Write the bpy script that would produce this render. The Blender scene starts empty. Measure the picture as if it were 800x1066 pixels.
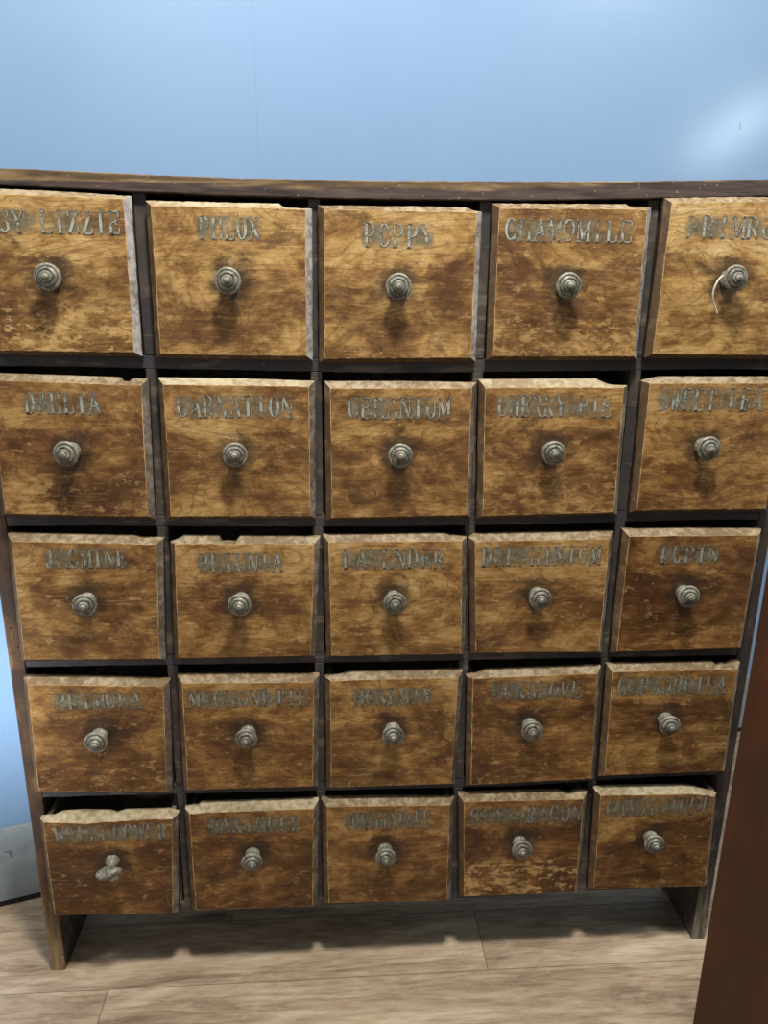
import bpy, bmesh, math, random
from mathutils import Vector, Matrix
C = bpy.context.scene.collection
SC = bpy.context.scene

# one row per drawer: row, column, face corners (x, z) in metres TL TR BR BL, knob centre,
# painted word, word left x, right x, bottom z, top z
DRAWERS = [
 (0, 0, [(-0.5943, 1.3531), (-0.3846, 1.3505), (-0.3855, 1.126), (-0.5995, 1.1268)], (-0.5013, 1.235), 'BUSY LIZZIE', -0.6059, -0.3991, 1.2963, 1.3253),
 (0, 1, [(-0.3649, 1.3421), (-0.1305, 1.3423), (-0.132, 1.1225), (-0.3652, 1.124)], (-0.2509, 1.2338), 'PHLOX', -0.2914, -0.2047, 1.2924, 1.322),
 (0, 2, [(-0.1223, 1.3425), (0.1171, 1.3439), (0.1176, 1.1225), (-0.1225, 1.119)], (-0.0052, 1.231), 'POPPY', -0.0574, 0.0462, 1.2866, 1.318),
 (0, 3, [(0.1316, 1.3495), (0.3705, 1.3535), (0.3733, 1.1269), (0.134, 1.1248)], (0.2457, 1.2362), 'CHAMOMILE', 0.148, 0.3441, 1.2993, 1.3285),
 (0, 4, [(0.3886, 1.3625), (0.627, 1.3713), (0.6291, 1.1306), (0.3838, 1.1307)], (0.4974, 1.2497), 'PRIMROSE', 0.4228, 0.6075, 1.3086, 1.3381),
 (1, 0, [(-0.6138, 1.1002), (-0.3787, 1.0934), (-0.384, 0.8735), (-0.6175, 0.8798)], (-0.4977, 0.9855), 'DAHLIA', -0.5612, -0.4495, 1.0422, 1.0723),
 (1, 1, [(-0.3644, 1.095), (-0.1294, 1.0937), (-0.1305, 0.8734), (-0.3661, 0.8734)], (-0.2503, 0.9824), 'CARNATION', -0.3394, -0.1619, 1.0373, 1.0694),
 (1, 2, [(-0.1148, 1.0909), (0.1206, 1.0925), (0.1223, 0.8733), (-0.1135, 0.87)], (0.0011, 0.9808), 'GERANIUM', -0.0812, 0.0798, 1.0366, 1.0677),
 (1, 3, [(0.1236, 1.0925), (0.3612, 1.0956), (0.3647, 0.8766), (0.1304, 0.8716)], (0.242, 0.9868), 'CHERRY PIE', 0.1522, 0.3364, 1.0404, 1.072),
 (1, 4, [(0.3854, 1.1017), (0.6273, 1.1035), (0.6247, 0.88), (0.3873, 0.879)], (0.4928, 0.9929), 'SWEET PEA', 0.4117, 0.5838, 1.0505, 1.0839),
 (2, 0, [(-0.6129, 0.8515), (-0.3733, 0.8439), (-0.3836, 0.6287), (-0.6163, 0.6322)], (-0.497, 0.742), 'JASMINE', -0.5584, -0.4295, 0.7977, 0.8282),
 (2, 1, [(-0.3634, 0.8446), (-0.1239, 0.8409), (-0.1334, 0.6285), (-0.3694, 0.6284)], (-0.2527, 0.738), 'PETUNIA', -0.3201, -0.1838, 0.7865, 0.8177),
 (2, 2, [(-0.1192, 0.8441), (0.1164, 0.8454), (0.1228, 0.6265), (-0.1154, 0.6272)], (-0.0036, 0.7373), 'LAVENDER', -0.0891, 0.0813, 0.7901, 0.8216),
 (2, 3, [(0.1197, 0.8437), (0.3639, 0.8466), (0.3643, 0.6249), (0.1319, 0.6281)], (0.2384, 0.7403), 'DELPHINIUM', 0.1402, 0.3432, 0.7922, 0.8242),
 (2, 4, [(0.3789, 0.8499), (0.621, 0.8505), (0.6174, 0.6269), (0.3791, 0.6246)], (0.4927, 0.7398), 'LUPIN', 0.4438, 0.5476, 0.7926, 0.8234),
 (3, 0, [(-0.6176, 0.6023), (-0.3796, 0.5929), (-0.388, 0.3714), (-0.6221, 0.3805)], (-0.5001, 0.4951), 'PRIMULA', -0.5686, -0.4259, 0.5457, 0.5744),
 (3, 1, [(-0.3665, 0.598), (-0.128, 0.594), (-0.1329, 0.3726), (-0.3686, 0.3736)], (-0.2511, 0.4925), 'MIGNONETTE', -0.3493, -0.1455, 0.5423, 0.5733),
 (3, 2, [(-0.118, 0.5974), (0.1207, 0.5972), (0.1156, 0.3692), (-0.1174, 0.37)], (-0.001, 0.492), 'HONESTY', -0.0698, 0.0686, 0.5391, 0.5706),
 (3, 3, [(0.1275, 0.5952), (0.3659, 0.5989), (0.3748, 0.3698), (0.135, 0.3651)], (0.2427, 0.4919), 'FOXGLOVE', 0.1711, 0.3324, 0.5434, 0.5772),
 (3, 4, [(0.3751, 0.6024), (0.6194, 0.6017), (0.6227, 0.3782), (0.3804, 0.3765)], (0.4891, 0.4977), 'GYPSOPHILA', 0.394, 0.595, 0.5464, 0.5806),
 (4, 0, [(-0.6202, 0.3381), (-0.3806, 0.3343), (-0.3934, 0.1151), (-0.6204, 0.1226)], (-0.4998, 0.2424), 'WALLFLOWER', -0.5955, -0.3983, 0.2848, 0.3169),
 (4, 1, [(-0.3687, 0.3438), (-0.1318, 0.3444), (-0.1361, 0.1159), (-0.3682, 0.1174)], (-0.2517, 0.2447), 'MARIGOLD', -0.33, -0.1611, 0.2899, 0.3223),
 (4, 2, [(-0.1263, 0.3462), (0.1149, 0.3415), (0.1172, 0.1134), (-0.1237, 0.1196)], (-0.0107, 0.2414), 'CONVOLVULUS', -0.0866, 0.0712, 0.2856, 0.3226),
 (4, 3, [(0.1225, 0.3466), (0.3638, 0.3438), (0.3659, 0.1197), (0.1329, 0.1204)], (0.2401, 0.2463), 'SNAPDRAGON', 0.1419, 0.3551, 0.287, 0.3225),
 (4, 4, [(0.3766, 0.3512), (0.6127, 0.3464), (0.6228, 0.1216), (0.3832, 0.1278)], (0.4903, 0.2475), 'CANDY TUFT', 0.3972, 0.5975, 0.2954, 0.3333),
]
FLOOR = -0.024
FACE_Y, OUT_Y, BACK_Y, FRAME_Y, DEPTH_Y = -0.010, -0.001, 0.0085, 0.010, 0.150

# ------------------------------------------------------------------ helpers
def srgb(r, g, b):
    f = lambda c: c/12.92 if c <= .04045 else ((c+.055)/1.055)**2.4
    return (f(r/255), f(g/255), f(b/255), 1)

def link(name, bm, mats, parent=None, smooth=False, loc=None):
    me = bpy.data.meshes.new(name)
    bmesh.ops.recalc_face_normals(bm, faces=bm.faces)
    bm.to_mesh(me); bm.free()
    for m in (mats if isinstance(mats, (list, tuple)) else [mats]): me.materials.append(m)
    if smooth:
        for p in me.polygons: p.use_smooth = True
    o = bpy.data.objects.new(name, me); C.objects.link(o)
    if loc is not None: o.location = loc
    if parent: o.parent = parent
    return o

def box(bm, x0, x1, y0, y1, z0, z1, mi=0):
    v = [bm.verts.new(p) for p in ((x0,y0,z0),(x1,y0,z0),(x1,y1,z0),(x0,y1,z0),(x0,y0,z1),(x1,y0,z1),(x1,y1,z1),(x0,y1,z1))]
    for f in ((0,1,2,3),(4,5,6,7),(0,1,5,4),(1,2,6,5),(2,3,7,6),(3,0,4,7)):
        fc = bm.faces.new([v[i] for i in f]); fc.material_index = mi

def bevel(bm, w, seg=2):
    bmesh.ops.recalc_face_normals(bm, faces=bm.faces)
    bmesh.ops.bevel(bm, geom=[e for e in bm.edges if len(e.link_faces) == 2 and e.calc_face_angle(0) > .6],
                    offset=w, segments=seg, affect='EDGES', profile=.6)

def ribbon(bm, pts, y0, y1, wob=0, rnd=None):
    """bar along x through (x, z_low, z_high) points; its faces are cut into short lengths and worn a little"""
    rings = []
    for (x, a, b) in pts:
        ch = .0012
        r = rnd or random
        j = lambda: r.uniform(-wob, wob)
        rings.append([bm.verts.new(p) for p in ((x, y0+ch, a+j()), (x, y0, a+ch+j()), (x, y0+j()*.3, b-ch+j()), (x, y0+ch, b+j()), (x, y1, b), (x, y1, a))])
    n = 6
    for i in range(len(rings)-1):
        for k in range(n):
            bm.faces.new((rings[i][k], rings[i][(k+1) % n], rings[i+1][(k+1) % n], rings[i+1][k]))
    bm.faces.new(rings[0]); bm.faces.new(rings[-1][::-1])

def lathe(bm, prof, n=32, axis='y', wob=None):
    rings = []
    for k, (r, d) in enumerate(prof):
        if r < 1e-6:
            rings.append([bm.verts.new((0, -d, 0))]); continue
        ring = []
        for i in range(n):
            a = 2*math.pi*i/n
            x, y, z = r*math.cos(a), -d, r*math.sin(a)
            if wob: x, y, z = wob(x, y, z, k, a)
            ring.append(bm.verts.new((x, y, z)))
        rings.append(ring)
    for A, B in zip(rings, rings[1:]):
        if len(A) == 1 and len(B) == 1: continue
        for i in range(n):
            j = (i+1) % n
            if len(B) == 1: bm.faces.new((A[i], A[j], B[0]))
            elif len(A) == 1: bm.faces.new((A[0], B[j], B[i]))
            else: bm.faces.new((A[i], A[j], B[j], B[i]))
    if len(rings[0]) > 1: bm.faces.new(rings[0])

# ------------------------------------------------------------------ node material helper
class NT:
    def __init__(s, name):
        s.m = bpy.data.materials.new(name); s.m.use_nodes = True
        s.t = s.m.node_tree; s.t.nodes.clear()
        s.out = s.n('ShaderNodeOutputMaterial'); s.b = s.n('ShaderNodeBsdfPrincipled')
        s.L(s.b.outputs[0], s.out.inputs[0])
    def n(s, t): return s.t.nodes.new(t)
    def L(s, a, b): s.t.links.new(a, b)
    def set(s, sock, v):
        if isinstance(v, bpy.types.NodeSocket): s.L(v, sock)
        else: sock.default_value = v
    def math(s, op, a, b=0, c=0, clamp=False):
        n = s.n('ShaderNodeMath'); n.operation = op; n.use_clamp = clamp
        s.set(n.inputs[0], a); s.set(n.inputs[1], b); s.set(n.inputs[2], c)
        return n.outputs[0]
    def vec(s, op, a, b):
        n = s.n('ShaderNodeVectorMath'); n.operation = op
        s.set(n.inputs[0], a); s.set(n.inputs[1], b)
        return n.outputs[0]
    def xyz(s, v):
        n = s.n('ShaderNodeSeparateXYZ'); s.L(v, n.inputs[0]); return n.outputs
    def noise(s, v, scale=1, detail=4, rough=.55, dist=0):
        n = s.n('ShaderNodeTexNoise'); s.L(v, n.inputs['Vector'])
        n.inputs['Scale'].default_value = scale; n.inputs['Detail'].default_value = detail
        n.inputs['Roughness'].default_value = rough; n.inputs['Distortion'].default_value = dist
        return n.outputs[0]
    def ramp(s, f, stops):
        n = s.n('ShaderNodeValToRGB'); s.L(f, n.inputs[0]); e = n.color_ramp.elements
        while len(e) < len(stops): e.new(.5)
        for i, (p, c) in enumerate(stops):
            e[i].position = p; e[i].color = c if isinstance(c, tuple) else (c, c, c, 1)
        return n.outputs[0]
    def step(s, f, a, b):
        n = s.n('ShaderNodeMapRange'); n.interpolation_type = 'SMOOTHSTEP'
        s.set(n.inputs[0], f); n.inputs[1].default_value = a; n.inputs[2].default_value = b
        return n.outputs[0]
    def mix(s, f, a, b, mode='MIX'):
        n = s.n('ShaderNodeMix'); n.data_type = 'RGBA'; n.blend_type = mode
        s.set(n.inputs[0], f); s.set(n.inputs[6], a); s.set(n.inputs[7], b)
        return n.outputs[2]
    def obj(s):
        n = s.n('ShaderNodeTexCoord'); return n.outputs['Object']
    def attr(s, name):
        n = s.n('ShaderNodeAttribute'); n.attribute_type = 'OBJECT'; n.attribute_name = name; return n.outputs['Fac']
    def bump(s, h, strength=.3, dist=.001):
        n = s.n('ShaderNodeBump'); s.L(h, n.inputs['Height']); n.inputs['Strength'].default_value = strength
        n.inputs['Distance'].default_value = dist; s.L(n.outputs[0], s.b.inputs['Normal'])
    def fin(s, col, rough=.6, spec=.4, metal=0):
        s.set(s.b.inputs['Base Color'], col); s.set(s.b.inputs['Roughness'], rough)
        s.b.inputs['Specular IOR Level'].default_value = spec; s.b.inputs['Metallic'].default_value = metal
        return s.m

# ------------------------------------------------------------------ materials
def mat_face():
    """old varnished softwood: golden where rubbed, brown where still varnished; paler upper rows are partly painted light"""
    t = NT('aged drawer wood'); o = t.obj(); seed = t.attr('seed'); tone = t.attr('tone')
    cx = t.n('ShaderNodeCombineXYZ'); t.L(seed, cx.inputs[0]); t.L(t.math('MULTIPLY', seed, 1.7), cx.inputs[2]); t.L(t.math('MULTIPLY', seed, .6), cx.inputs[1])
    p = t.vec('ADD', o, cx.outputs[0])
    s = lambda x, z: t.vec('MULTIPLY', p, (x, x, z))
    fine = t.noise(s(22, 420), 1, 3, .65)
    grain = t.noise(s(9, 95), 1, 6, .7, .6)
    field = t.noise(s(2.4, 8.5), 1, 3, .5, 1.1)
    rings = t.math('SINE', t.math('MULTIPLY', t.math('ADD', field, t.math('MULTIPLY', grain, .04)), 120))
    ringl = t.step(rings, .62, 1.0)
    patch = t.noise(s(8, 13), 1, 7, .70, .5)
    patch2 = t.noise(t.vec('ADD', s(24, 46), (3.1, 0, 7.7)), 1, 7, .74, .6)
    wear = t.math('ADD', t.math('MULTIPLY', patch, .58), t.math('ADD', t.math('MULTIPLY', patch2, .32), t.math('MULTIPLY', grain, .12)))
    wear = t.math('ADD', wear, t.math('MULTIPLY', t.math('SUBTRACT', tone, .52), .20))
    ob = t.xyz(o)
    # the upper third kept paler than the handled middle
    up = t.step(t.math('ADD', ob[2], t.math('MULTIPLY', t.math('SUBTRACT', patch, .5), .09)), .022, .034)
    wear = t.math('ADD', wear, t.math('MULTIPLY', up, .045))
    pale = t.ramp(wear, [(.41, srgb(80, 52, 26)), (.475, srgb(114, 80, 42)), (.525, srgb(146, 110, 60)), (.575, srgb(174, 138, 82)), (.645, srgb(192, 160, 106)), (.76, srgb(214, 190, 146))])
    varn = t.ramp(wear, [(.41, srgb(68, 40, 18)), (.475, srgb(92, 60, 30)), (.525, srgb(119, 82, 42)), (.575, srgb(146, 107, 58)), (.645, srgb(168, 132, 80)), (.76, srgb(200, 168, 114))])
    col = t.mix(t.attr('varnish_shade'), pale, varn)
    col = t.mix(t.math('MULTIPLY', ringl, .42), col, srgb(88, 56, 22))
    col = t.mix(t.math('MULTIPLY', t.step(fine, .52, .66), .30), col, srgb(66, 42, 20))
    col = t.mix(t.math('MULTIPLY', t.step(t.noise(s(34, 80), 1, 7, .78, .3), .57, .64), .34), col, srgb(206, 172, 112))
    # rubbed horizontal streaks and short fine scratches
    sc = t.step(t.noise(t.vec('ADD', s(16, 260), (9, 0, 2)), 1, 5, .75), .60, .66)
    sv = t.step(t.noise(t.vec('ADD', s(260, 26), (1, 0, 5)), 1, 3, .6), .68, .74)
    col = t.mix(t.math('MULTIPLY', t.math('MAXIMUM', sc, t.math('MULTIPLY', sv, .6)), .20), col, srgb(220, 188, 134))
    # varnished skin flaked low on the front, down to pale wood
    fl = t.step(t.math('ADD', t.noise(t.vec('ADD', s(42, 95), (2, 0, 4)), 1, 5, .7), t.math('MULTIPLY', t.math('SUBTRACT', patch, .5), .4)), .53, .57)
    low = t.math('MULTIPLY', t.math('SUBTRACT', 1, t.step(ob[2], -.055, -.025)), t.attr('flake'))
    col = t.mix(t.math('MULTIPLY', fl, low), col, srgb(196, 160, 104))
    # dark blots in the varnished coat
    bl = t.step(t.noise(t.vec('ADD', s(13, 20), (5, 0, 11)), 1, 6, .7, .6), .57, .66)
    col = t.mix(t.math('MULTIPLY', bl, .6), col, srgb(66, 42, 22))
    mt = t.step(t.noise(s(120, 170), 1, 4, .7), .56, .66)
    col = t.mix(t.math('MULTIPLY', mt, .30), col, srgb(70, 46, 24))
    # finger grime around the knob
    d = t.vec('MULTIPLY', o, (1, 0, 1)); ln = t.n('ShaderNodeVectorMath'); ln.operation = 'LENGTH'; t.L(d, ln.inputs[0])
    rad = t.math('ADD', ln.outputs['Value'], t.math('MULTIPLY', t.math('SUBTRACT', patch2, .5), .06))
    gr = t.math('SUBTRACT', 1, t.step(rad, .016, .044))
    col = t.mix(t.math('MULTIPLY', gr, .78), col, srgb(50, 38, 28))
    # pin holes and knocks
    vo = t.n('ShaderNodeTexVoronoi'); t.L(s(60, 60), vo.inputs['Vector']); vo.inputs['Scale'].default_value = 1
    hole = t.math('MULTIPLY', t.math('LESS_THAN', vo.outputs['Distance'], .08), t.step(patch, .48, .54))
    col = t.mix(t.math('MULTIPLY', hole, .7), col, srgb(45, 30, 20))
    hgt = t.math('ADD', t.math('MULTIPLY', fine, .4), t.math('ADD', grain, t.math('MULTIPLY', sc, -.3)))
    t.bump(hgt, .5, .0007)
    return t.fin(col, t.ramp(patch2, [(.35, .42), (.65, .62)]), .35)

def mat_worn(name, base, worn, thr, scale=(40, 40, 110), amt=.9, rough=.65, dark=None):
    t = NT(name); o = t.obj(); seed = t.attr('seed')
    cx = t.n('ShaderNodeCombineXYZ'); t.L(seed, cx.inputs[0]); t.L(seed, cx.inputs[2])
    p = t.vec('ADD', o, cx.outputs[0])
    a = t.noise(t.vec('MULTIPLY', p, scale), 1, 6, .65, .3)
    b = t.noise(p, 9, 4, .6)
    f = t.math('ADD', t.math('MULTIPLY', a, .6), t.math('MULTIPLY', b, .4))
    col = t.mix(t.math('MULTIPLY', t.step(f, thr-.05, thr+.13), amt), base, worn)
    sp = t.step(t.noise(p, 160, 4, .7), .60, .70)
    col = t.mix(t.math('MULTIPLY', sp, .5), col, dark or srgb(40, 32, 28))
    t.bump(a, .4, .0008)
    return t.fin(col, rough, .3)

def mat_frame(name, base, base2, worn, leg=False, bare=(srgb(104, 82, 54), srgb(158, 136, 100))):
    t = NT(name); o = t.obj()
    st = (60, 60, 7) if leg else (6, 60, 60)
    a = t.noise(t.vec('MULTIPLY', o, st), 1, 6, .65, .4)
    b = t.noise(o, 13, 5, .6, .5)
    col = t.mix(t.step(b, .42, .60), base, base2)
    col = t.mix(t.math('MULTIPLY', t.step(t.math('ADD', t.math('MULTIPLY', a, .6), t.math('MULTIPLY', b, .4)), .53, .60), .75), col, worn)
    sp = t.step(t.noise(o, 210, 3, .6), .67, .74)
    col = t.mix(t.math('MULTIPLY', sp, .55), col, srgb(150, 135, 118))
    if leg:   # bare scuffed wood low down on the leg, with worm holes
        z = t.xyz(o)[2]
        low = t.math('SUBTRACT', 1, t.step(t.math('ADD', z, t.math('MULTIPLY', b, .25)), .10, .34))
        col = t.mix(t.math('MULTIPLY', low, .9), col, t.mix(t.step(a, .4, .6), *bare))
        vo = t.n('ShaderNodeTexVoronoi'); t.L(t.vec('MULTIPLY', o, (75, 75, 75)), vo.inputs['Vector']); vo.inputs['Scale'].default_value = 1
        h = t.math('MULTIPLY', t.math('LESS_THAN', vo.outputs['Distance'], .16), t.step(b, .5, .56))
        col = t.mix(h, col, srgb(30, 22, 18))
    t.bump(a, .4, .001)
    return t.fin(col, .6, .3)

def mat_top():
    """front edge of the top board: rubbed brown arris above, dark below"""
    t = NT('top board wood'); o = t.obj()
    a = t.noise(t.vec('MULTIPLY', o, (9, 60, 90)), 1, 6, .65, .5)
    b = t.noise(t.vec('MULTIPLY', o, (5, 20, 30)), 1, 4, .6)
    z = t.math('ADD', t.xyz(o)[2], t.math('ADD', t.math('MULTIPLY', a, .010), t.math('MULTIPLY', b, .012)))
    right = t.math('MAXIMUM', t.math('SUBTRACT', t.xyz(o)[0], .1), 0)
    z = t.math('SUBTRACT', z, t.math('MULTIPLY', right, .062))
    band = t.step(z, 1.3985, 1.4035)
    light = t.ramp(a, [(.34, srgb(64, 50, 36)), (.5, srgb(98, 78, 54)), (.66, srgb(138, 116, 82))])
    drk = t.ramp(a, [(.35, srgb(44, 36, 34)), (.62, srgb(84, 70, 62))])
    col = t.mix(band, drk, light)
    col = t.mix(t.math('MULTIPLY', t.step(t.noise(o, 150, 3, .6), .66, .72), .5), col, srgb(176, 160, 140))
    t.bump(a, .5, .001)
    return t.fin(col, .6, .3)

def mat_knob():
    t = NT('dull turned metal'); o = t.obj()
    a = t.noise(o, 170, 4, .6); b = t.noise(o, 60, 3, .6)
    col = t.ramp(t.math('ADD', t.math('MULTIPLY', a, .5), t.math('MULTIPLY', b, .5)), [(.36, srgb(70, 66, 56)), (.5, srgb(116, 113, 99)), (.64, srgb(156, 153, 138))])
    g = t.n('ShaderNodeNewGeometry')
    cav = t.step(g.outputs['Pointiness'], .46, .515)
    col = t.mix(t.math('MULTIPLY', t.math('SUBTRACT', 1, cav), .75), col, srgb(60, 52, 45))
    t.bump(a, .3, .0006)
    return t.fin(col, .5, .45, .15)

def mat_paint(name, c0, c1, alpha, thr, scale=110):
    """faded transfer paint, worn off in flecks"""
    t = NT(name); o = t.obj()
    a = t.noise(t.vec('MULTIPLY', o, (scale, 1, scale*1.3)), 1, 5, .7)
    b = t.noise(o, 38, 3, .6)
    f = t.math('ADD', t.math('MULTIPLY', a, .6), t.math('MULTIPLY', b, .4))
    col = t.mix(t.step(b, .4, .6), c0, c1)
    col = t.mix(t.math('MULTIPLY', t.attr('dull'), .8), col, srgb(92, 84, 70))
    t.fin(col, .6, .25)
    t.L(t.math('MULTIPLY', t.step(f, thr, thr+.10), alpha), t.b.inputs['Alpha'])
    return t.m

def mat_haze():
    """smudged remains of a transfer around the word; fades out towards its rim"""
    t = NT('faded transfer smudge'); o = t.obj()
    uv = t.n('ShaderNodeTexCoord').outputs['UV']; q = t.xyz(uv)
    n1 = t.noise(t.vec('MULTIPLY', o, (60, 1, 60)), 1, 5, .7); n2 = t.noise(o, 20, 3, .6)
    j = t.math('MULTIPLY', t.math('SUBTRACT', n1, .5), .5)
    ex = t.step(t.math('ADD', t.math('MINIMUM', q[0], t.math('SUBTRACT', 1, q[0])), t.math('MULTIPLY', j, .25)), 0, .09)
    ez = t.step(t.math('ADD', t.math('MINIMUM', q[1], t.math('SUBTRACT', 1, q[1])), j), .0, .38)
    al = t.math('MULTIPLY', t.math('MULTIPLY', ex, ez), t.math('MULTIPLY', t.step(n2, .30, .58), .80))
    t.fin(t.mix(t.step(n1, .4, .6), srgb(98, 86, 64), srgb(136, 126, 104)), .65, .2)
    t.L(al, t.b.inputs['Alpha'])
    return t.m

def mat_floor():
    t = NT('wood look plank floor'); o = t.obj(); x, y, z = t.xyz(o)
    pw, pl = .145, 1.22
    yy = t.math('DIVIDE', t.math('ADD', y, .037), pw)
    row = t.math('FLOOR', yy)
    fy = t.math('FRACT', yy)
    off = t.math('MULTIPLY', row, .415)
    xx = t.math('ADD', t.math('DIVIDE', t.math('SUBTRACT', x, .19), pl), off)
    colid = t.math('FLOOR', xx); fx = t.math('FRACT', xx)
    rid = t.math('ADD', t.math('MULTIPLY', row, 3.17), t.math('MULTIPLY', colid, 7.31))
    cx = t.n('ShaderNodeCombineXYZ'); t.L(rid, cx.inputs[0]); t.L(rid, cx.inputs[2])
    p = t.vec('ADD', o, cx.outputs[0])
    a = t.noise(t.vec('MULTIPLY', p, (6, 60, 1)), 1, 9, .78, .9)
    b = t.noise(t.vec('MULTIPLY', p, (3, 12, 1)), 1, 6, .7, .9)
    w = t.noise(t.vec('MULTIPLY', p, (16, 150, 1)), 1, 3, .6)
    sp = t.noise(t.vec('MULTIPLY', p, (30, 45, 1)), 1, 5, .7)
    f = t.math('ADD', t.math('MULTIPLY', a, .5), t.math('MULTIPLY', b, .5))
    col = t.ramp(f, [(.36, srgb(104, 86, 70)), (.46, srgb(148, 128, 104)), (.54, srgb(174, 154, 128)), (.68, srgb(200, 184, 158))])
    col = t.mix(t.math('MULTIPLY', t.step(w, .52, .66), .28), col, srgb(96, 78, 62))
    col = t.mix(t.math('MULTIPLY', t.step(sp, .57, .68), .35), col, srgb(176, 162, 142))
    rn = t.n('ShaderNodeTexWhiteNoise'); rn.noise_dimensions = '1D'; t.L(rid, rn.inputs['W'])
    col = t.mix(t.math('MULTIPLY', rn.outputs[0], .14), col, srgb(96, 78, 64))
    gy = t.math('MINIMUM', fy, t.math('SUBTRACT', 1, fy)); gx = t.math('MINIMUM', fx, t.math('SUBTRACT', 1, fx))
    seam = t.math('MAXIMUM', t.math('LESS_THAN', gy, .006), t.math('LESS_THAN', gx, .0009))
    col = t.mix(t.math('MULTIPLY', seam, .6), col, srgb(62, 50, 42))
    t.bump(t.math('SUBTRACT', w, t.math('MULTIPLY', seam, 2)), .2, .0006)
    return t.fin(col, .5, .4)

def mat_wall():
    t = NT('glossy blue wall panel'); o = t.obj(); x, y, z = t.xyz(o)
    n1 = t.noise(o, 1.3, 3, .5); n2 = t.noise(o, 6, 4, .6)
    col = t.mix(t.step(t.math('ADD', t.math('MULTIPLY', n1, .8), t.math('MULTIPLY', n2, .2)), .35, .65), srgb(110, 138, 170), srgb(114, 143, 175))
    seam = t.math('LESS_THAN', t.math('ABSOLUTE', t.math('SUBTRACT', x, .596)), .0009)
    col = t.mix(t.math('MULTIPLY', seam, .22), col, srgb(80, 104, 134))
    t.b.inputs['Coat Weight'].default_value = .3; t.b.inputs['Coat Roughness'].default_value = .17
    mk = t.math('MULTIPLY', t.math('LESS_THAN', t.math('ABSOLUTE', t.math('SUBTRACT', x, 1.715)), .0022), t.math('LESS_THAN', t.math('ABSOLUTE', t.math('SUBTRACT', z, 1.615)), .008))
    col = t.mix(t.math('MULTIPLY', mk, .6), col, srgb(70, 90, 96))
    t.bump(n2, .12, .004)
    return t.fin(col, .5, .5)

def mat_baseboard():
    t = NT('scuffed grey baseboard'); o = t.obj()
    n1 = t.noise(o, 16, 5, .6, .4); n2 = t.noise(t.vec('MULTIPLY', o, (90, 90, 30)), 1, 4, .6)
    col = t.ramp(n1, [(.35, srgb(122, 130, 136)), (.65, srgb(144, 152, 156))])
    x, y, z = t.xyz(o)
    # one hooked dark scuff
    wv = t.math('ADD', x, t.math('MULTIPLY', z, .25))
    s1 = t.math('MULTIPLY', t.math('LESS_THAN', t.math('ABSOLUTE', t.math('SUBTRACT', wv, .061)), .0024), t.math('MULTIPLY', t.math('GREATER_THAN', z, .094), t.math('LESS_THAN', z, .110)))
    s2 = t.math('MULTIPLY', t.math('LESS_THAN', t.math('ABSOLUTE', t.math('SUBTRACT', z, .109)), .0016), t.math('LESS_THAN', t.math('ABSOLUTE', t.math('SUBTRACT', x, .030)), .007))
    col = t.mix(t.math('MULTIPLY', t.math('MAXIMUM', s1, s2), .7), col, srgb(70, 74, 78))
    col = t.mix(t.math('MULTIPLY', t.step(n2, .66, .74), .4), col, srgb(92, 98, 102))
    return t.fin(col, .55, .3)

def mat_plain(name, c, rough=.5, spec=.4):
    t = NT(name); o = t.obj(); n1 = t.noise(o, 25, 4, .6)
    lo = tuple(v*.75 for v in c[:3])+(1,)
    return t.fin(t.mix(t.step(n1, .3, .7), lo, c), rough, spec)

def mat_cupboard():
    t = NT('dark varnished red brown wood'); o = t.obj()
    a = t.noise(t.vec('MULTIPLY', o, (40, 40, 3)), 1, 6, .6, .6); b = t.noise(o, 6, 3, .6)
    col = t.ramp(t.math('ADD', t.math('MULTIPLY', a, .45), t.math('MULTIPLY', b, .55)), [(.36, srgb(52, 31, 16)), (.5, srgb(63, 38, 21)), (.66, srgb(86, 42, 24))])
    return t.fin(col, .4, .3)

M_FACE = mat_face()
M_TOPB = mat_worn('dusty worn lit top bevel', srgb(104, 84, 56), srgb(160, 144, 116), .48, (90, 90, 140), .75)  # dust and wear, plus some light from above put into the colour
M_TOPP = mat_worn('bare pale lit top bevel', srgb(130, 112, 80), srgb(174, 162, 134), .46, (90, 90, 140), .75)  # paler wood, again with part of the overhead light in its colour
M_SIDER = mat_worn('rubbed grey side bevel', srgb(88, 76, 62), srgb(142, 134, 122), .49, (70, 70, 60), .7)
M_SIDEG = mat_worn('pale grey side bevel', srgb(112, 104, 96), srgb(172, 168, 164), .45, (90, 90, 90), .8)
M_SIDEL = mat_worn('brown side bevel', srgb(78, 58, 38), srgb(122, 100, 72), .52, (60, 60, 50), .7)
M_EDGE = mat_worn('dark drawer edge', srgb(46, 36, 28), srgb(86, 70, 54), .56)
M_ARRIS = mat_worn('rubbed arris', srgb(138, 104, 60), srgb(196, 166, 116), .46, (50, 50, 50), .8)
M_BOX = mat_worn('drawer box wood', srgb(96, 86, 72), srgb(132, 124, 108), .52)
M_RAIL = mat_frame('dark frame wood', srgb(60, 58, 62), srgb(72, 64, 62), srgb(106, 96, 90))
M_DIV = mat_frame('dark divider wood', srgb(60, 56, 54), srgb(78, 70, 62), srgb(112, 102, 90), )
M_SIDE = mat_frame('worn side panel wood', srgb(58, 44, 36), srgb(82, 60, 42), srgb(124, 100, 68), True)
M_SIDER2 = mat_frame('grey worn side panel wood', srgb(50, 44, 42), srgb(66, 54, 48), srgb(96, 84, 74), True, (srgb(84, 78, 68), srgb(140, 132, 116)))
M_TOP = mat_top()
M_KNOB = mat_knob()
M_PALE = mat_paint('pale blue grey lettering paint', srgb(122, 124, 114), srgb(164, 166, 152), .92, .43)
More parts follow.
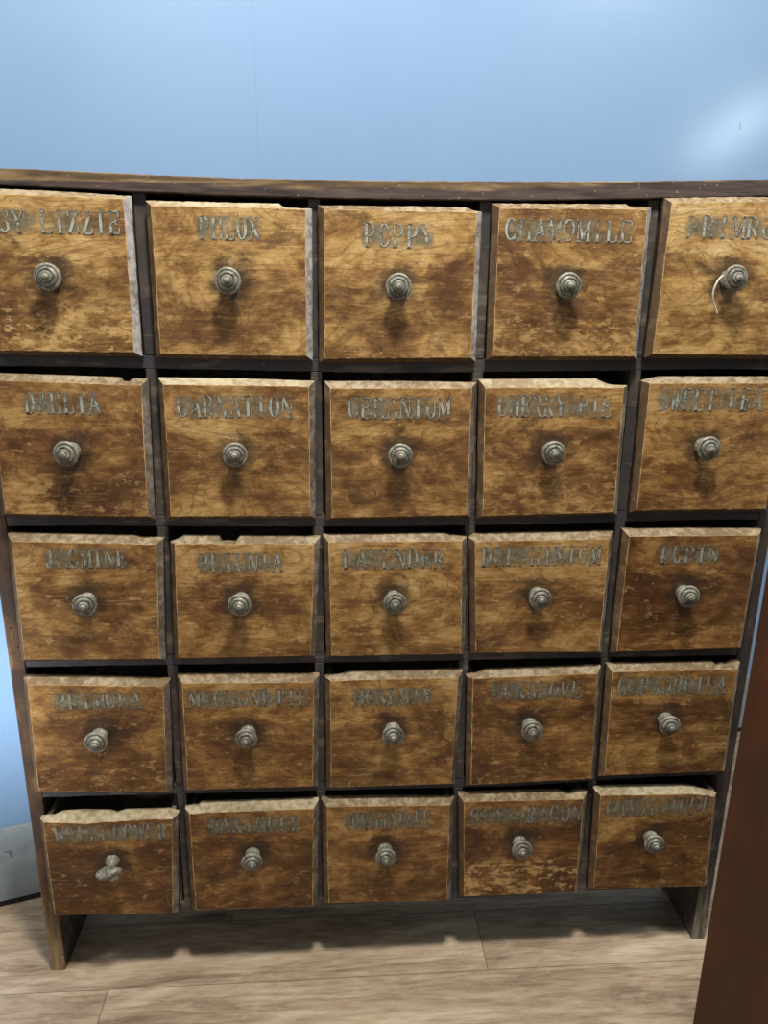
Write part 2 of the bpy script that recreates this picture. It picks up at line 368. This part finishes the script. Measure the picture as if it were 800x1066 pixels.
M_DARK = mat_paint('dark lettering outline', srgb(66, 62, 54), srgb(86, 78, 66), .50, .45)
M_HAZE = mat_haze()

# ------------------------------------------------------------------ the setting
bm = bmesh.new(); box(bm, -3, 3.2, -3.2, 2.6, FLOOR-.05, FLOOR)
o = link('floor', bm, mat_floor()); o['kind'] = 'structure'
WO, WA = Vector((-.808, .176, 0)), math.radians(16.35)     # the wall stands at an angle behind the cabinet
def wallobj(name, x0, x1, y0, y1, z0, z1, m, bev=0):
    bm = bmesh.new(); box(bm, x0, x1, y0, y1, z0, z1)
    if bev: bevel(bm, bev)
    o = link(name, bm, m); o.location = WO; o.rotation_euler.z = WA; o['kind'] = 'structure'
    return o
wallobj('wall_back', -2.2, 4.0, 0, .08, FLOOR, 2.9, mat_wall())
wallobj('baseboard_back', -2.2, 4.0, -.006, 0, -.009, .165, mat_baseboard(), .0015)
wallobj('gap_shade_1', -2.2, 4.0, -.003, 0, FLOOR, -.009, mat_plain('black shadow strip', srgb(26, 27, 32)))  # shade of the gap under the baseboard, put in as a dark strip

# ------------------------------------------------------------------ the cabinet
cab = bpy.data.objects.new('apothecary_cabinet', None); C.objects.link(cab)
cab.location = (0, 0, FLOOR)
cab['label'] = 'large worn brown apothecary cabinet of small drawers lettered with flower names against blue wall'
cab['category'] = 'cabinet'
def part(name, bm, m, **k):
    bmesh.ops.translate(bm, verts=bm.verts, vec=(0, 0, -FLOOR))
    return link(name, bm, m, cab, **k)
rr = random.Random(4)
SX = (-.644, -.617, .619, .646)
def curve(pts, x):
    if x <= pts[0][0]: return pts[0][1]
    for (a, b), (c, d) in zip(pts, pts[1:]):
        if x <= c: return b + (d-b)*(x-a)/(c-a)
    return pts[-1][1]
TOPZ = [(-.66, 1.382), (-.56, 1.380), (-.38, 1.377), (-.23, 1.375), (-.03, 1.377), (.18, 1.381), (.37, 1.386), (.55, 1.393), (.66, 1.396)]
BOTZ = [(-.66, 1.360), (-.56, 1.358), (-.38, 1.354), (-.23, 1.352), (-.03, 1.352), (.18, 1.355), (.37, 1.362), (.66, 1.374)]
def side(x0, x1, m):
    top = min(curve(BOTZ, x0), curve(BOTZ, x1))-.0006
    bm = bmesh.new(); zs = [FLOOR + i*(top-FLOOR)/56 for i in range(57)]
    rings = []
    for z in zs:
        j = lambda s=.0007: rr.uniform(-s, s)
        c = .0022
        rings.append([bm.verts.new(p) for p in ((x0, FRAME_Y+c, z), (x0+c+j(), FRAME_Y, z), (x1-c+j(), FRAME_Y, z), (x1+j(.0004), FRAME_Y+c, z), (x1, DEPTH_Y, z), (x0, DEPTH_Y, z))])
    for A, B in zip(rings, rings[1:]):
        for k in range(6):
            f = bm.faces.new((A[k], A[(k+1) % 6], B[(k+1) % 6], B[k])); f.material_index = 0 if k < 3 else 1
    bm.faces.new(rings[0]); bm.faces.new(rings[-1])
    o = part('side_panel', bm, [m, M_DIV])
    return o
side(SX[0], SX[1], M_SIDE); side(SX[2], SX[3], M_SIDER2)
bm = bmesh.new()
ribbon(bm, [(x, curve(BOTZ, x), curve(TOPZ, x)) for x in [-.656+i*1.312/110 for i in range(111)]], .001, DEPTH_Y+.004, .0005, rr)
part('top_board', bm, M_TOP)
ZB = {}
for d in DRAWERS: ZB.setdefault(d[0], []).append((((d[2][0][0]+d[2][1][0])/2), (d[2][2][1]+d[2][3][1])/2))
DX = (-.3765, -.1275, .1245, .379)
for r in range(5):
    bm = bmesh.new()
    n = 100
    ribbon(bm, [(x, curve(ZB[r], x)-.0175, curve(ZB[r], x)+.0025) for x in [SX[1]+.0002+i*(SX[2]-SX[1]-.0004)/n for i in range(n+1)]], FRAME_Y+.0006, DEPTH_Y-.006, .0005, rr)
    part('rail', bm, M_RAIL)
for dx in DX:      # uprights, cut between the rails so that each run is one board lapped on the rails
    for r in range(5):
        z1 = (curve(BOTZ, dx)-.0004) if r == 0 else curve(ZB[r-1], dx)-.0178
        z0 = curve(ZB[r], dx)+.0028
        bm = bmesh.new(); w = .0085
        box(bm, dx-w, dx+w, FRAME_Y, DEPTH_Y-.006, z0, z1); bevel(bm, .0012)
        part('divider', bm, M_DIV)
bm = bmesh.new()
ribbon(bm, [(x, .098, curve(BOTZ, x)-.0003) for x in [SX[1]+.0002+i*(SX[2]-SX[1]-.0004)/20 for i in range(21)]], DEPTH_Y-.0058, DEPTH_Y)
part('back_panel', bm, M_BOX)

# knob meshes
PROF = [(.0132, 0), (.0136, .0015), (.0134, .0060), (.0124, .0072), (.0098, .0084), (.0092, .0110), (.0104, .0128), (.0118, .0142), (.0112, .0158), (.0150, .0172), (.0186, .0192), (.0193, .0212), (.0188, .0230), (.0172, .0242), (.0150, .0244), (.0146, .0238), (.0142, .0244), (.0136, .0264), (.0116, .0278), (.0098, .0278), (.0092, .0270), (.0088, .0278), (.0084, .0296), (.0066, .0308), (.0052, .0306), (.0048, .0314), (.0046, .0330), (.0026, .0342), (0, .0345)]
def knob_mesh(kind):
    bm = bmesh.new()
    if kind == 'broken':      # the bottom left knob has lost its rings: a stub with a ragged cap
        prof = [(.0125, 0), (.0128, .0015), (.0112, .004), (.0098, .008), (.0086, .013), (.0082, .018), (.0105, .022), (.0160, .026), (.0172, .031), (.0150, .036), (.0080, .0385), (0, .039)]
        rk = random.Random(8)
        ph = [rk.uniform(0, 6.28) for _ in range(4)]
        def w(x, y, z, k, a):
            if k < 6: return x, y, z
            f = 1+.16*math.sin(2*a+ph[0])+.10*math.sin(5*a+ph[1])+.05*math.sin(9*a+ph[2])
            return x*f*1.05, y-.003*math.sin(3*a+ph[3]), z*f*.82
        lathe(bm, prof, 36, wob=w)
    else:
        prof = PROF if kind == 'turned' else [(r*(1.06 if 3 < i < 9 else 1), d*1.08) for i, (r, d) in enumerate(PROF)]
        lathe(bm, prof, 36)
    me = bpy.data.meshes.new('knob'); bmesh.ops.recalc_face_normals(bm, faces=bm.faces); bm.to_mesh(me); bm.free()
    me.materials.append(M_KNOB)
    for p in me.polygons: p.use_smooth = True
    return me
KN = {k: knob_mesh(k) for k in ('turned', 'long', 'broken')}

# lettering: slab-serif capitals as strokes in a unit box
def gl(ch):
    V = lambda x: [('T', x, 0, x, 1), ('s', x, 0), ('s', x, 1)]
    v = lambda x: [('t', x, 0, x, 1), ('s', x, 0), ('s', x, 1)]
    g = {
     'A': [('t', .12, 0, .5, 1), ('T', .5, 1, .86, 0), ('t', .25, .36, .75, .36), ('s', .12, 0), ('s', .86, 0)],
     'B': V(.2)+[('a', .45, .76, .33, .24, -90, 90), ('a', .45, .27, .40, .27, -90, 90), ('t', .2, 1, .45, 1), ('t', .2, .53, .45, .53), ('t', .2, 0, .45, 0)],
     'C': [('a', .52, .5, .40, .5, 48, 312), ('t', .82, .98, .82, .72), ('t', .82, .02, .82, .24)],
     'D': V(.2)+[('a', .42, .5, .43, .5, -90, 90), ('t', .2, 1, .42, 1), ('t', .2, 0, .42, 0)],
     'E': V(.22)+[('t', .22, 1, .85, 1), ('t', .22, .52, .64, .52), ('t', .22, 0, .87, 0), ('t', .84, 1, .84, .78), ('t', .64, .42, .64, .62), ('t', .86, 0, .86, .24)],
     'F': V(.22)+[('t', .22, 1, .85, 1), ('t', .22, .52, .64, .52), ('t', .84, 1, .84, .76), ('t', .64, .42, .64, .62)],
     'G': [('a', .50, .5, .40, .5, 48, 312), ('t', .80, .98, .80, .74), ('T', .80, .02, .80, .42), ('t', .60, .44, .95, .44)],
     'H': V(.2)+V(.8)+[('t', .2, .52, .8, .52)],
     'I': V(.5),
     'J': [('T', .6, .25, .6, 1), ('s', .6, 1), ('a', .37, .25, .23, .25, 180, 360)],
     'L': V(.25)+[('t', .25, 0, .86, 0), ('t', .85, 0, .85, .28)],
     'M': v(.12)+V(.88)+[('T', .14, 1, .5, .12), ('t', .5, .12, .86, 1)],
     'N': v(.15)+v(.85)+[('T', .17, 1, .84, .02)],
     'O': [('a', .5, .5, .40, .5, 0, 360)],
     'P': V(.22)+[('a', .45, .73, .38, .27, -90, 90), ('t', .22, 1, .45, 1), ('t', .22, .46, .45, .46)],
     'R': V(.2)+[('a', .43, .74, .36, .26, -90, 90), ('t', .2, 1, .43, 1), ('t', .2, .48, .43, .48), ('T', .46, .48, .84, 0), ('s', .86, 0)],
     'S': [('a', .5, .75, .34, .25, 30, 270), ('a', .5, .25, .36, .25, -150, 90), ('t', .82, 1, .82, .74), ('t', .15, 0, .15, .27)],
     'T': V(.5)+[('t', .1, 1, .9, 1), ('t', .1, 1, .1, .74), ('t', .9, 1, .9, .74)],
     'U': [('T', .2, .28, .2, 1), ('t', .8, .28, .8, 1), ('s', .2, 1), ('s', .8, 1), ('a', .5, .28, .30, .28, 180, 360)],
     'V': [('T', .14, 1, .5, 0), ('t', .5, 0, .86, 1), ('s', .14, 1), ('s', .86, 1)],
     'W': [('T', .08, 1, .3, 0), ('t', .3, 0, .5, .8), ('T', .5, .8, .7, 0), ('t', .7, 0, .92, 1), ('s', .08, 1), ('s', .92, 1)],
     'X': [('T', .14, 1, .86, 0), ('t', .14, 0, .86, 1), ('s', .14, 1), ('s', .86, 1), ('s', .14, 0), ('s', .86, 0)],
     'Y': [('T', .12, 1, .5, .48), ('t', .5, .48, .88, 1), ('T', .5, .48, .5, 0), ('s', .5, 0), ('s', .12, 1), ('s', .88, 1)],
     'Z': [('t', .14, 1, .85, 1), ('T', .83, 1, .16, 0), ('t', .14, 0, .87, 0), ('t', .14, 1, .14, .76), ('t', .86, 0, .86, .26)],
    }
    return g[ch]
def letters(word, xa, xb, za, zb_, name_parent, origin, rk):
    bm = bmesh.new(); n = len(word); pitch = (xb-xa)/n; lw = pitch*.93; H = zb_-za
    T, t_ = min(.0040, lw*.28), .0015
    uvl = bm.loops.layers.uv.new('UVMap')
    def quad(ps, y, mi):
        f = bm.faces.new([bm.verts.new((p[0]-origin[0], y, p[1]-origin[1])) for p in ps]); f.material_index = mi
    def line(x0, z0, x1, z1, w, y, mi, ext):
        d = Vector((x1-x0, z1-z0)); L = d.length
        if L < 1e-7: return
        d /= L; q = Vector((-d.y, d.x))*w/2; e = d*ext
        quad([(x0-e.x+q.x, z0-e.y+q.y), (x1+e.x+q.x, z1+e.y+q.y), (x1+e.x-q.x, z1+e.y-q.y), (x0-e.x-q.x, z0-e.y-q.y)], y, mi)
    # smudge behind the word
    mg, mz = .006, .005
    vs = [bm.verts.new((x-origin[0], -.0003, z-origin[1])) for x, z in ((xa-mg, za-mz), (xb+mg*.6, za-mz), (xb+mg*.6, zb_+mz), (xa-mg, zb_+mz))]
    f = bm.faces.new(vs); f.material_index = 2
    for lp, uv in zip(f.loops, ((0, 0), (1, 0), (1, 1), (0, 1))): lp[uvl].uv = uv
    for li, ch in enumerate(word):
        if ch == ' ': continue
        ox = xa+pitch*li+(pitch-lw)/2; oz = za+rk.uniform(-.0006, .0006)
        for pas, (y, mi, grow, sx, sz) in enumerate(((-.00045, 1, .0015, .0006, -.0006), (-.0006, 0, 0, 0, 0))):
            for s in gl(ch):
                if s[0] in 'Tt':
                    w = (T if s[0] == 'T' else t_)+grow
                    line(ox+s[1]*lw+sx, oz+s[2]*H+sz, ox+s[3]*lw+sx, oz+s[4]*H+sz, w, y, mi, t_*.4+grow/2)
                elif s[0] == 's':
                    hw = min(lw*.19, .0032)
                    line(ox+s[1]*lw-hw+sx, oz+s[2]*H+sz, ox+s[1]*lw+hw+sx, oz+s[2]*H+sz, t_*1.1+grow, y, mi, grow/2)
                else:
                    _, cx, cz, rx, rz, a0, a1 = s; k = max(6, int(abs(a1-a0)/15)); prev = None
                    for i in range(k+1):
                        a = math.radians(a0+(a1-a0)*i/k); w = (t_+(T-t_)*abs(math.cos(a))**1.5+grow)/2
                        ca, sa = math.cos(a), math.sin(a)
                        P = Vector((ox+(cx+rx*ca)*lw+sx, oz+(cz+rz*sa)*H+sz)); nn = Vector((ca/(rx*lw), sa/(rz*H))).normalized()
                        cur = (P+nn*w*.4, P-nn*w*1.6) if abs(ca) > .5 else (P+nn*w*.6, P-nn*w*1.4)
                        if prev: quad([prev[0], cur[0], cur[1], prev[1]], y, mi)
                        prev = cur
    return bm

# chips along the top edges: (u, drop) where u runs 0..1 from the left, drop in metres
CH = {
 (0,1): [(0, 0), (.80, 0), (.83, .005), (1, .006)],
 (0,2): [(0, .001), (.90, .0), (.94, .004), (1, .006)],
 (0,3): [(0, 0), (.84, 0), (.86, .003), (1, .004)],
 (1,0): [(0, 0), (.82, 0), (.835, .006), (.88, .006), (.90, .001), (1, 0)],
 (1,3): [(0, -.003), (.78, -.003), (.84, .003), (.90, .007), (1, .008)],
 (1,4): [(0, .007), (.05, .003), (.12, 0), (.85, 0), (.9, .003), (1, .002)],
 (2,0): [(0, 0), (.80, 0), (.85, .003), (1, .003)],
 (2,1): [(0, .010), (.045, .006), (.09, 0), (.325, 0), (.34, .009), (.43, .009), (.46, 0), (1, 0)],
 (2,2): [(0, 0), (.84, 0), (.88, .003), (1, .006)],
 (2,3): [(0, .006), (.05, 0), (1, 0)],
 (3,2): [(0, .008), (.10, .006), (.20, .001), (1, 0)],
 (3,3): [(0, .010), (.07, .008), (.14, .001), (1, 0)],
 (3,4): [(0, 0), (.80, 0), (.83, .006), (.87, .003), (.90, .006), (.95, 0), (1, 0)],
 (4,0): [(0, .010), (.10, .008), (.16, .001), (.30, -.001), (.5, .001), (.55, .006), (.62, 0), (.93, 0), (1, .006)],
 (4,1): [(0, .005), (.10, .003), (.12, -.002), (1, -.001)],
 (4,3): [(0, 0), (.78, 0), (.86, .006), (.90, .002), (1, 0)],
 (4,4): [(0, .003), (.06, 0), (.72, 0), (.80, .002), (.93, .012), (1, .015)],
}
LOW = {(4,0): [(0, .0), (.12, .002), (.3, .006), (.5, .003), (.8, 0), (1, 0)], (4,4): [(0, 0), (.84, 0), (1, .005)]}   # where the chip eats the face itself
PALE = {(1, 1), (1, 3), (4, 0), (4, 1), (4, 4), (0, 1)}
TONE = {(0,0): .46, (0,1): .54, (0,2): .52, (0,3): .42, (0,4): .60, (1,0): .44, (1,1): .50, (1,2): .46, (1,3): .46, (1,4): .60,
        (2,0): .46, (2,1): .54, (2,2): .52, (2,3): .50, (2,4): .26, (3,0): .36, (3,1): .44, (3,2): .50, (3,3): .42, (3,4): .48,
        (4,0): .24, (4,1): .38, (4,2): .42, (4,3): .30, (4,4): .38}
def lerp(pts, u):
    return curve(pts, u)

for (r, c, P, K, word, xa, xb, za, zb_) in DRAWERS:
    rk = random.Random(r*7+c*13+2)
    TL, TR, BR, BL = [Vector(p) for p in P]
    ch = CH.get((r, c), [(0, 0), (.5, 0), (1, rk.uniform(0, .003))]); lo = LOW.get((r, c), [(0, 0), (1, 0)])
    def P2(u, w): return TL.lerp(TR, u)*w + BL.lerp(BR, u)*(1-w)
    W = (TR-TL).length; Hh = (TL-BL).length
    bt, bs = (.0075 if r == 0 else .0095), .009
    us = sorted(set([0, 1]+[i/44 for i in range(45)]+[a for a, _ in ch]))
    vs_ = [i/16 for i in range(17)]
    loop = []      # (u, w, side) counter-clockwise seen from the front, from bottom left
    for u in us[:-1]: loop.append((u, 0, 'b'))
    for w in vs_[:-1]: loop.append((1, w, 'r'))
    for u in us[::-1][:-1]: loop.append((u, 1, 't'))
    for w in vs_[::-1][:-1]: loop.append((0, w, 'l'))
    def ring(inset_x, inset_t, inset_b, y, chip, jit, lowf):
        out = []
        for u, w, sd in loop:
            uu = inset_x/W + u*(1-2*inset_x/W); ww = inset_b/Hh + w*(1-(inset_t+inset_b)/Hh)
            p = P2(uu, ww).copy()
            k = w**8 if sd in 'rl' else (1 if sd == 't' else 0)
            p.y -= chip*lerp(ch, u)*k + lowf*lerp(lo, u)*k
            p.x += rk.uniform(-jit, jit)*(sd in 'rl'); p.y += rk.uniform(-jit, jit)*(sd in 'tb')
            out.append((p.x-K[0], y-FACE_Y, p.y-K[1]))
        return out
    bm = bmesh.new()
    R = [ring(0, 0, 0, BACK_Y, 1, 0, 0), ring(0, 0, 0, OUT_Y, 1, .0004, 0), ring(bs-.0004, bt-.0004, .0066, FACE_Y+.0003, .12, .0004, 1), ring(bs+.0006, bt+.0006, .0076, FACE_Y, .12, .0006, 1)]
    # keep a chipped outer edge from dropping below the face's own edge
    V_ = [[bm.verts.new(p) for p in ri] for ri in R]
    n = len(loop)
    for i in range(n):
        j = (i+1) % n; sd = loop[i][2]
        f = bm.faces.new((V_[0][i], V_[0][j], V_[1][j], V_[1][i])); f.material_index = 1 if sd == 't' else 4
        f = bm.faces.new((V_[1][i], V_[1][j], V_[2][j], V_[2][i])); f.material_index = {'t': 1, 'r': 2, 'l': 3, 'b': 3}[sd]
        f = bm.faces.new((V_[2][i], V_[2][j], V_[3][j], V_[3][i])); f.material_index = 5
    f = bm.faces.new(V_[3]); f.material_index = 0
    f = bm.faces.new(V_[0][::-1]); f.material_index = 4
    d = link('drawer', bm, [M_FACE, M_TOPP if (r, c) in PALE else M_TOPB, M_SIDEG if (r, c) in {(0, 0), (0, 1), (0, 2), (0, 3)} else M_SIDER, M_SIDEL, M_EDGE, M_ARRIS], cab)
    pull = {(4,0): .004, (4,1): .003, (1,3): .003, (4,4): .003}.get((r, c), rk.uniform(-.0008, .002)) + .0004
    d.location = (K[0], FACE_Y-pull, K[1]-FLOOR)
    d['seed'] = 1.37*(r*5+c)+.5; d['tone'] = TONE[(r, c)]; d['varnish_shade'] = min(1.0, (.12, .55, .62, .85, 1.0)[r] + {(2, 4): .35, (1, 0): .2, (4, 2): -.25, (0, 3): .3, (2, 2): -.1, (3, 2): -.3, (3, 4): -.3}.get((r, c), 0))  # row mix: varnish wear, plus veiling light on upper rows put into colour
    d['flake'] = {(4, 3): .65, (0, 0): .65, (0, 3): .4, (1, 0): .35, (1, 3): .3}.get((r, c), 0.0)
    d['label'] = 'worn brown drawer front lettered ' + word
    # open box of the drawer behind its front
    x0 = (SX[1] if c == 0 else DX[c-1]+.0085)+.004; x1 = (SX[2] if c == 4 else DX[c]-.0085)-.004
    zlo = max(curve(ZB[r], x0), curve(ZB[r], x1), curve(ZB[r], (x0+x1)/2))+.004; zhi = min(TL.y, TR.y)-.016
    if r == 4 and c == 0: zhi += .008
    bm = bmesh.new(); th = .009; yb = DEPTH_Y-.012; ya = BACK_Y+.0002
    for a in ((x0, x0+th, ya, yb, zlo, zhi), (x1-th, x1, ya, yb, zlo, zhi), (x0+th, x1-th, yb-th, yb, zlo, zhi-.004), (x0+th, x1-th, ya, yb-th, zlo, zlo+.005)):
        box(bm, a[0]-K[0], a[1]-K[0], a[2]-FACE_Y, a[3]-FACE_Y, a[4]-K[1], a[5]-K[1])
    bx = link('drawer_box', bm, M_BOX, d)
    bx['seed'] = d['seed']
    kind = 'broken' if (r, c) == (4, 0) else ('long' if rk.random() < .3 else 'turned')
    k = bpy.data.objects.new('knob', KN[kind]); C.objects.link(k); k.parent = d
    k.location = (0, .0003, 0); k.rotation_euler = (math.radians(rk.uniform(-2.5, 3.5)), rk.uniform(0, 6.2) if kind != 'broken' else 0, math.radians(rk.uniform(-3, 3)))
    if kind == 'broken': k.rotation_euler = (math.radians(6), 0, math.radians(4)); k['label'] = 'broken knob with a ragged cap'
    lb = letters(word, xa, xb, za, zb_, d, K, rk)
    lo_ = link('lettering', lb, [M_PALE, M_DARK, M_HAZE], d); lo_['dull'] = (0.0, .10, .38, .55, .66)[r]

# ------------------------------------------------------------------ string on the top right knob
KX, KZ = .4974, 1.2497
pts = [(-.006, -.016, .012), (-.013, -.017, .004), (-.016, -.018, -.003), (-.0175, -.018, -.001), (-.010, -.017, .007), (-.0225, -.022, .002), (-.030, -.024, -.010), (-.031, -.022, -.024), (-.024, -.018, -.040), (-.017, -.016, -.050)]
cu = bpy.data.curves.new('string', 'CURVE'); cu.dimensions = '3D'; cu.bevel_depth = .0013; cu.bevel_resolution = 3; cu.resolution_u = 8
sp = cu.splines.new('NURBS'); sp.points.add(len(pts)-1); sp.use_endpoint_u = True; sp.order_u = 3
for p_, q in zip(sp.points, pts): p_.co = (q[0], q[1], q[2], 1)
tmp = bpy.data.objects.new('tmp', cu); C.objects.link(tmp)
dg = bpy.context.evaluated_depsgraph_get(); me = bpy.data.meshes.new_from_object(tmp.evaluated_get(dg))
bpy.data.objects.remove(tmp)
me.name = 'string'; me.materials.clear(); me.materials.append(mat_plain('pale cotton string', srgb(214, 206, 192), .8))
for p in me.polygons: p.use_smooth = True
s = bpy.data.objects.new('string', me); C.objects.link(s); s.location = (KX, FACE_Y, KZ)
s['label'] = 'short pale curved string hanging from the knob of the PRIMROSE drawer'; s['category'] = 'string'

# ------------------------------------------------------------------ dark cupboard close on the right
cup = bpy.data.objects.new('cupboard', None); C.objects.link(cup)
cup['label'] = 'tall plain dark reddish brown wooden cupboard close by at the lower right'; cup['category'] = 'cupboard'
M_CUP = mat_cupboard()
cup.location = (.412, -.35, FLOOR); cup.rotation_euler.z = math.radians(-52)
def cpart(name, a, m=M_CUP, bev=.003, parent=cup):
    bm = bmesh.new(); box(bm, *a); bevel(bm, bev); return link(name, bm, m, parent)
# local x runs along the visible side towards the camera's right, local y away from the viewer
cpart('side_panel', (0, .40, 0, .02, 0, 1.30))
cpart('side_panel', (0, .40, .28, .30, 0, 1.30))
cpart('back_panel', (.001, .012, .021, .279, .02, 1.29))
cpart('shelf', (.013, .38, .021, .279, .62, .64))
cpart('base', (.013, .38, .021, .279, .06, .08))
cpart('top', (0, .42, 0, .30, 1.301, 1.325), bev=.005)
for y0, y1, hy in ((.003, .297, .26),):
    dr = cpart('door', (.401, .42, y0, y1, .06, 1.295))
    bm = bmesh.new(); lathe(bm, [(.008, 0), (.006, .008), (.013, .016), (.012, .024), (0, .027)], 20)
    kn = link('knob', bm, M_KNOB, dr, True); kn.location = (.42, hy, .70); kn.rotation_euler.z = math.radians(90)

# ------------------------------------------------------------------ light
w = bpy.data.worlds.new('room'); SC.world = w; w.use_nodes = True
bg = w.node_tree.nodes['Background']; bg.inputs[0].default_value = (.93, .97, 1.0, 1); bg.inputs[1].default_value = .34
def area(name, loc, target, size, power, col=(1, 1, 1), sy=None):
    l = bpy.data.lights.new(name, 'AREA'); l.size = size; l.energy = power; l.color = col
    if sy: l.shape = 'RECTANGLE'; l.size_y = sy
    o = bpy.data.objects.new(name, l); C.objects.link(o); o.location = loc
    o.rotation_euler = (Vector(target)-Vector(loc)).to_track_quat('-Z', 'Y').to_euler()
    return o
area('ceiling_lamp_front', (.05, -.74, 2.95), (0, 0, .9), .24, 76, (1, .97, .92))
area('wall_fill_left', (-2.3, -.8, 2.9), (-.8, .2, .5), .4, 26, (1, 1, 1))  # added fill, no such source seen; brightens the wall at left
cl = area('wall_fill_low', (-1.7, -.9, .75), (-.86, .17, .52), .25, 3.6, (.92, .98, 1)); cl.data.spread = math.radians(32)  # unseen narrow fill, added only to lift the lower left wall
area('ceiling_lamp_aisle', (2.2, -.75, 2.85), (.9, .5, .3), .35, 30, (1, 1, 1))
# a farther lamp whose blurred reflection shows in the glossy wall
R0 = Vector((.8232, .6545, 1.6058)); Rd = Vector((.84985, -.48868, .19734)).normalized()
sl = area('shop_spot', R0+Rd*4.2, R0, .20, 15, (.8, 1, 1), .55)
sl.rotation_euler.rotate_axis('Z', math.radians(-52))

# ------------------------------------------------------------------ camera
cd = bpy.data.cameras.new('camera'); cam = bpy.data.objects.new('camera', cd); C.objects.link(cam)
cd.sensor_fit = 'VERTICAL'; cd.sensor_height = 36; cd.sensor_width = 27; cd.lens = 760/1066*36; cd.clip_start = .01
X = Vector((0.9974340, -0.0703242, 0.0134166)); U = Vector((0.0060108, 0.2690002, 0.9631214)); F = Vector((0.0713398, 0.9605693, -0.2687327))
m = Matrix((X, U, -F)).transposed().to_4x4(); m.translation = Vector((-0.104747, -1.135447, 1.2))
cam.matrix_world = m
SC.camera = cam
SC.view_settings.view_transform = 'Standard'; SC.view_settings.look = 'None'; SC.view_settings.gamma = 1
SC.view_settings.use_curve_mapping = False; SC.view_settings.exposure = 0
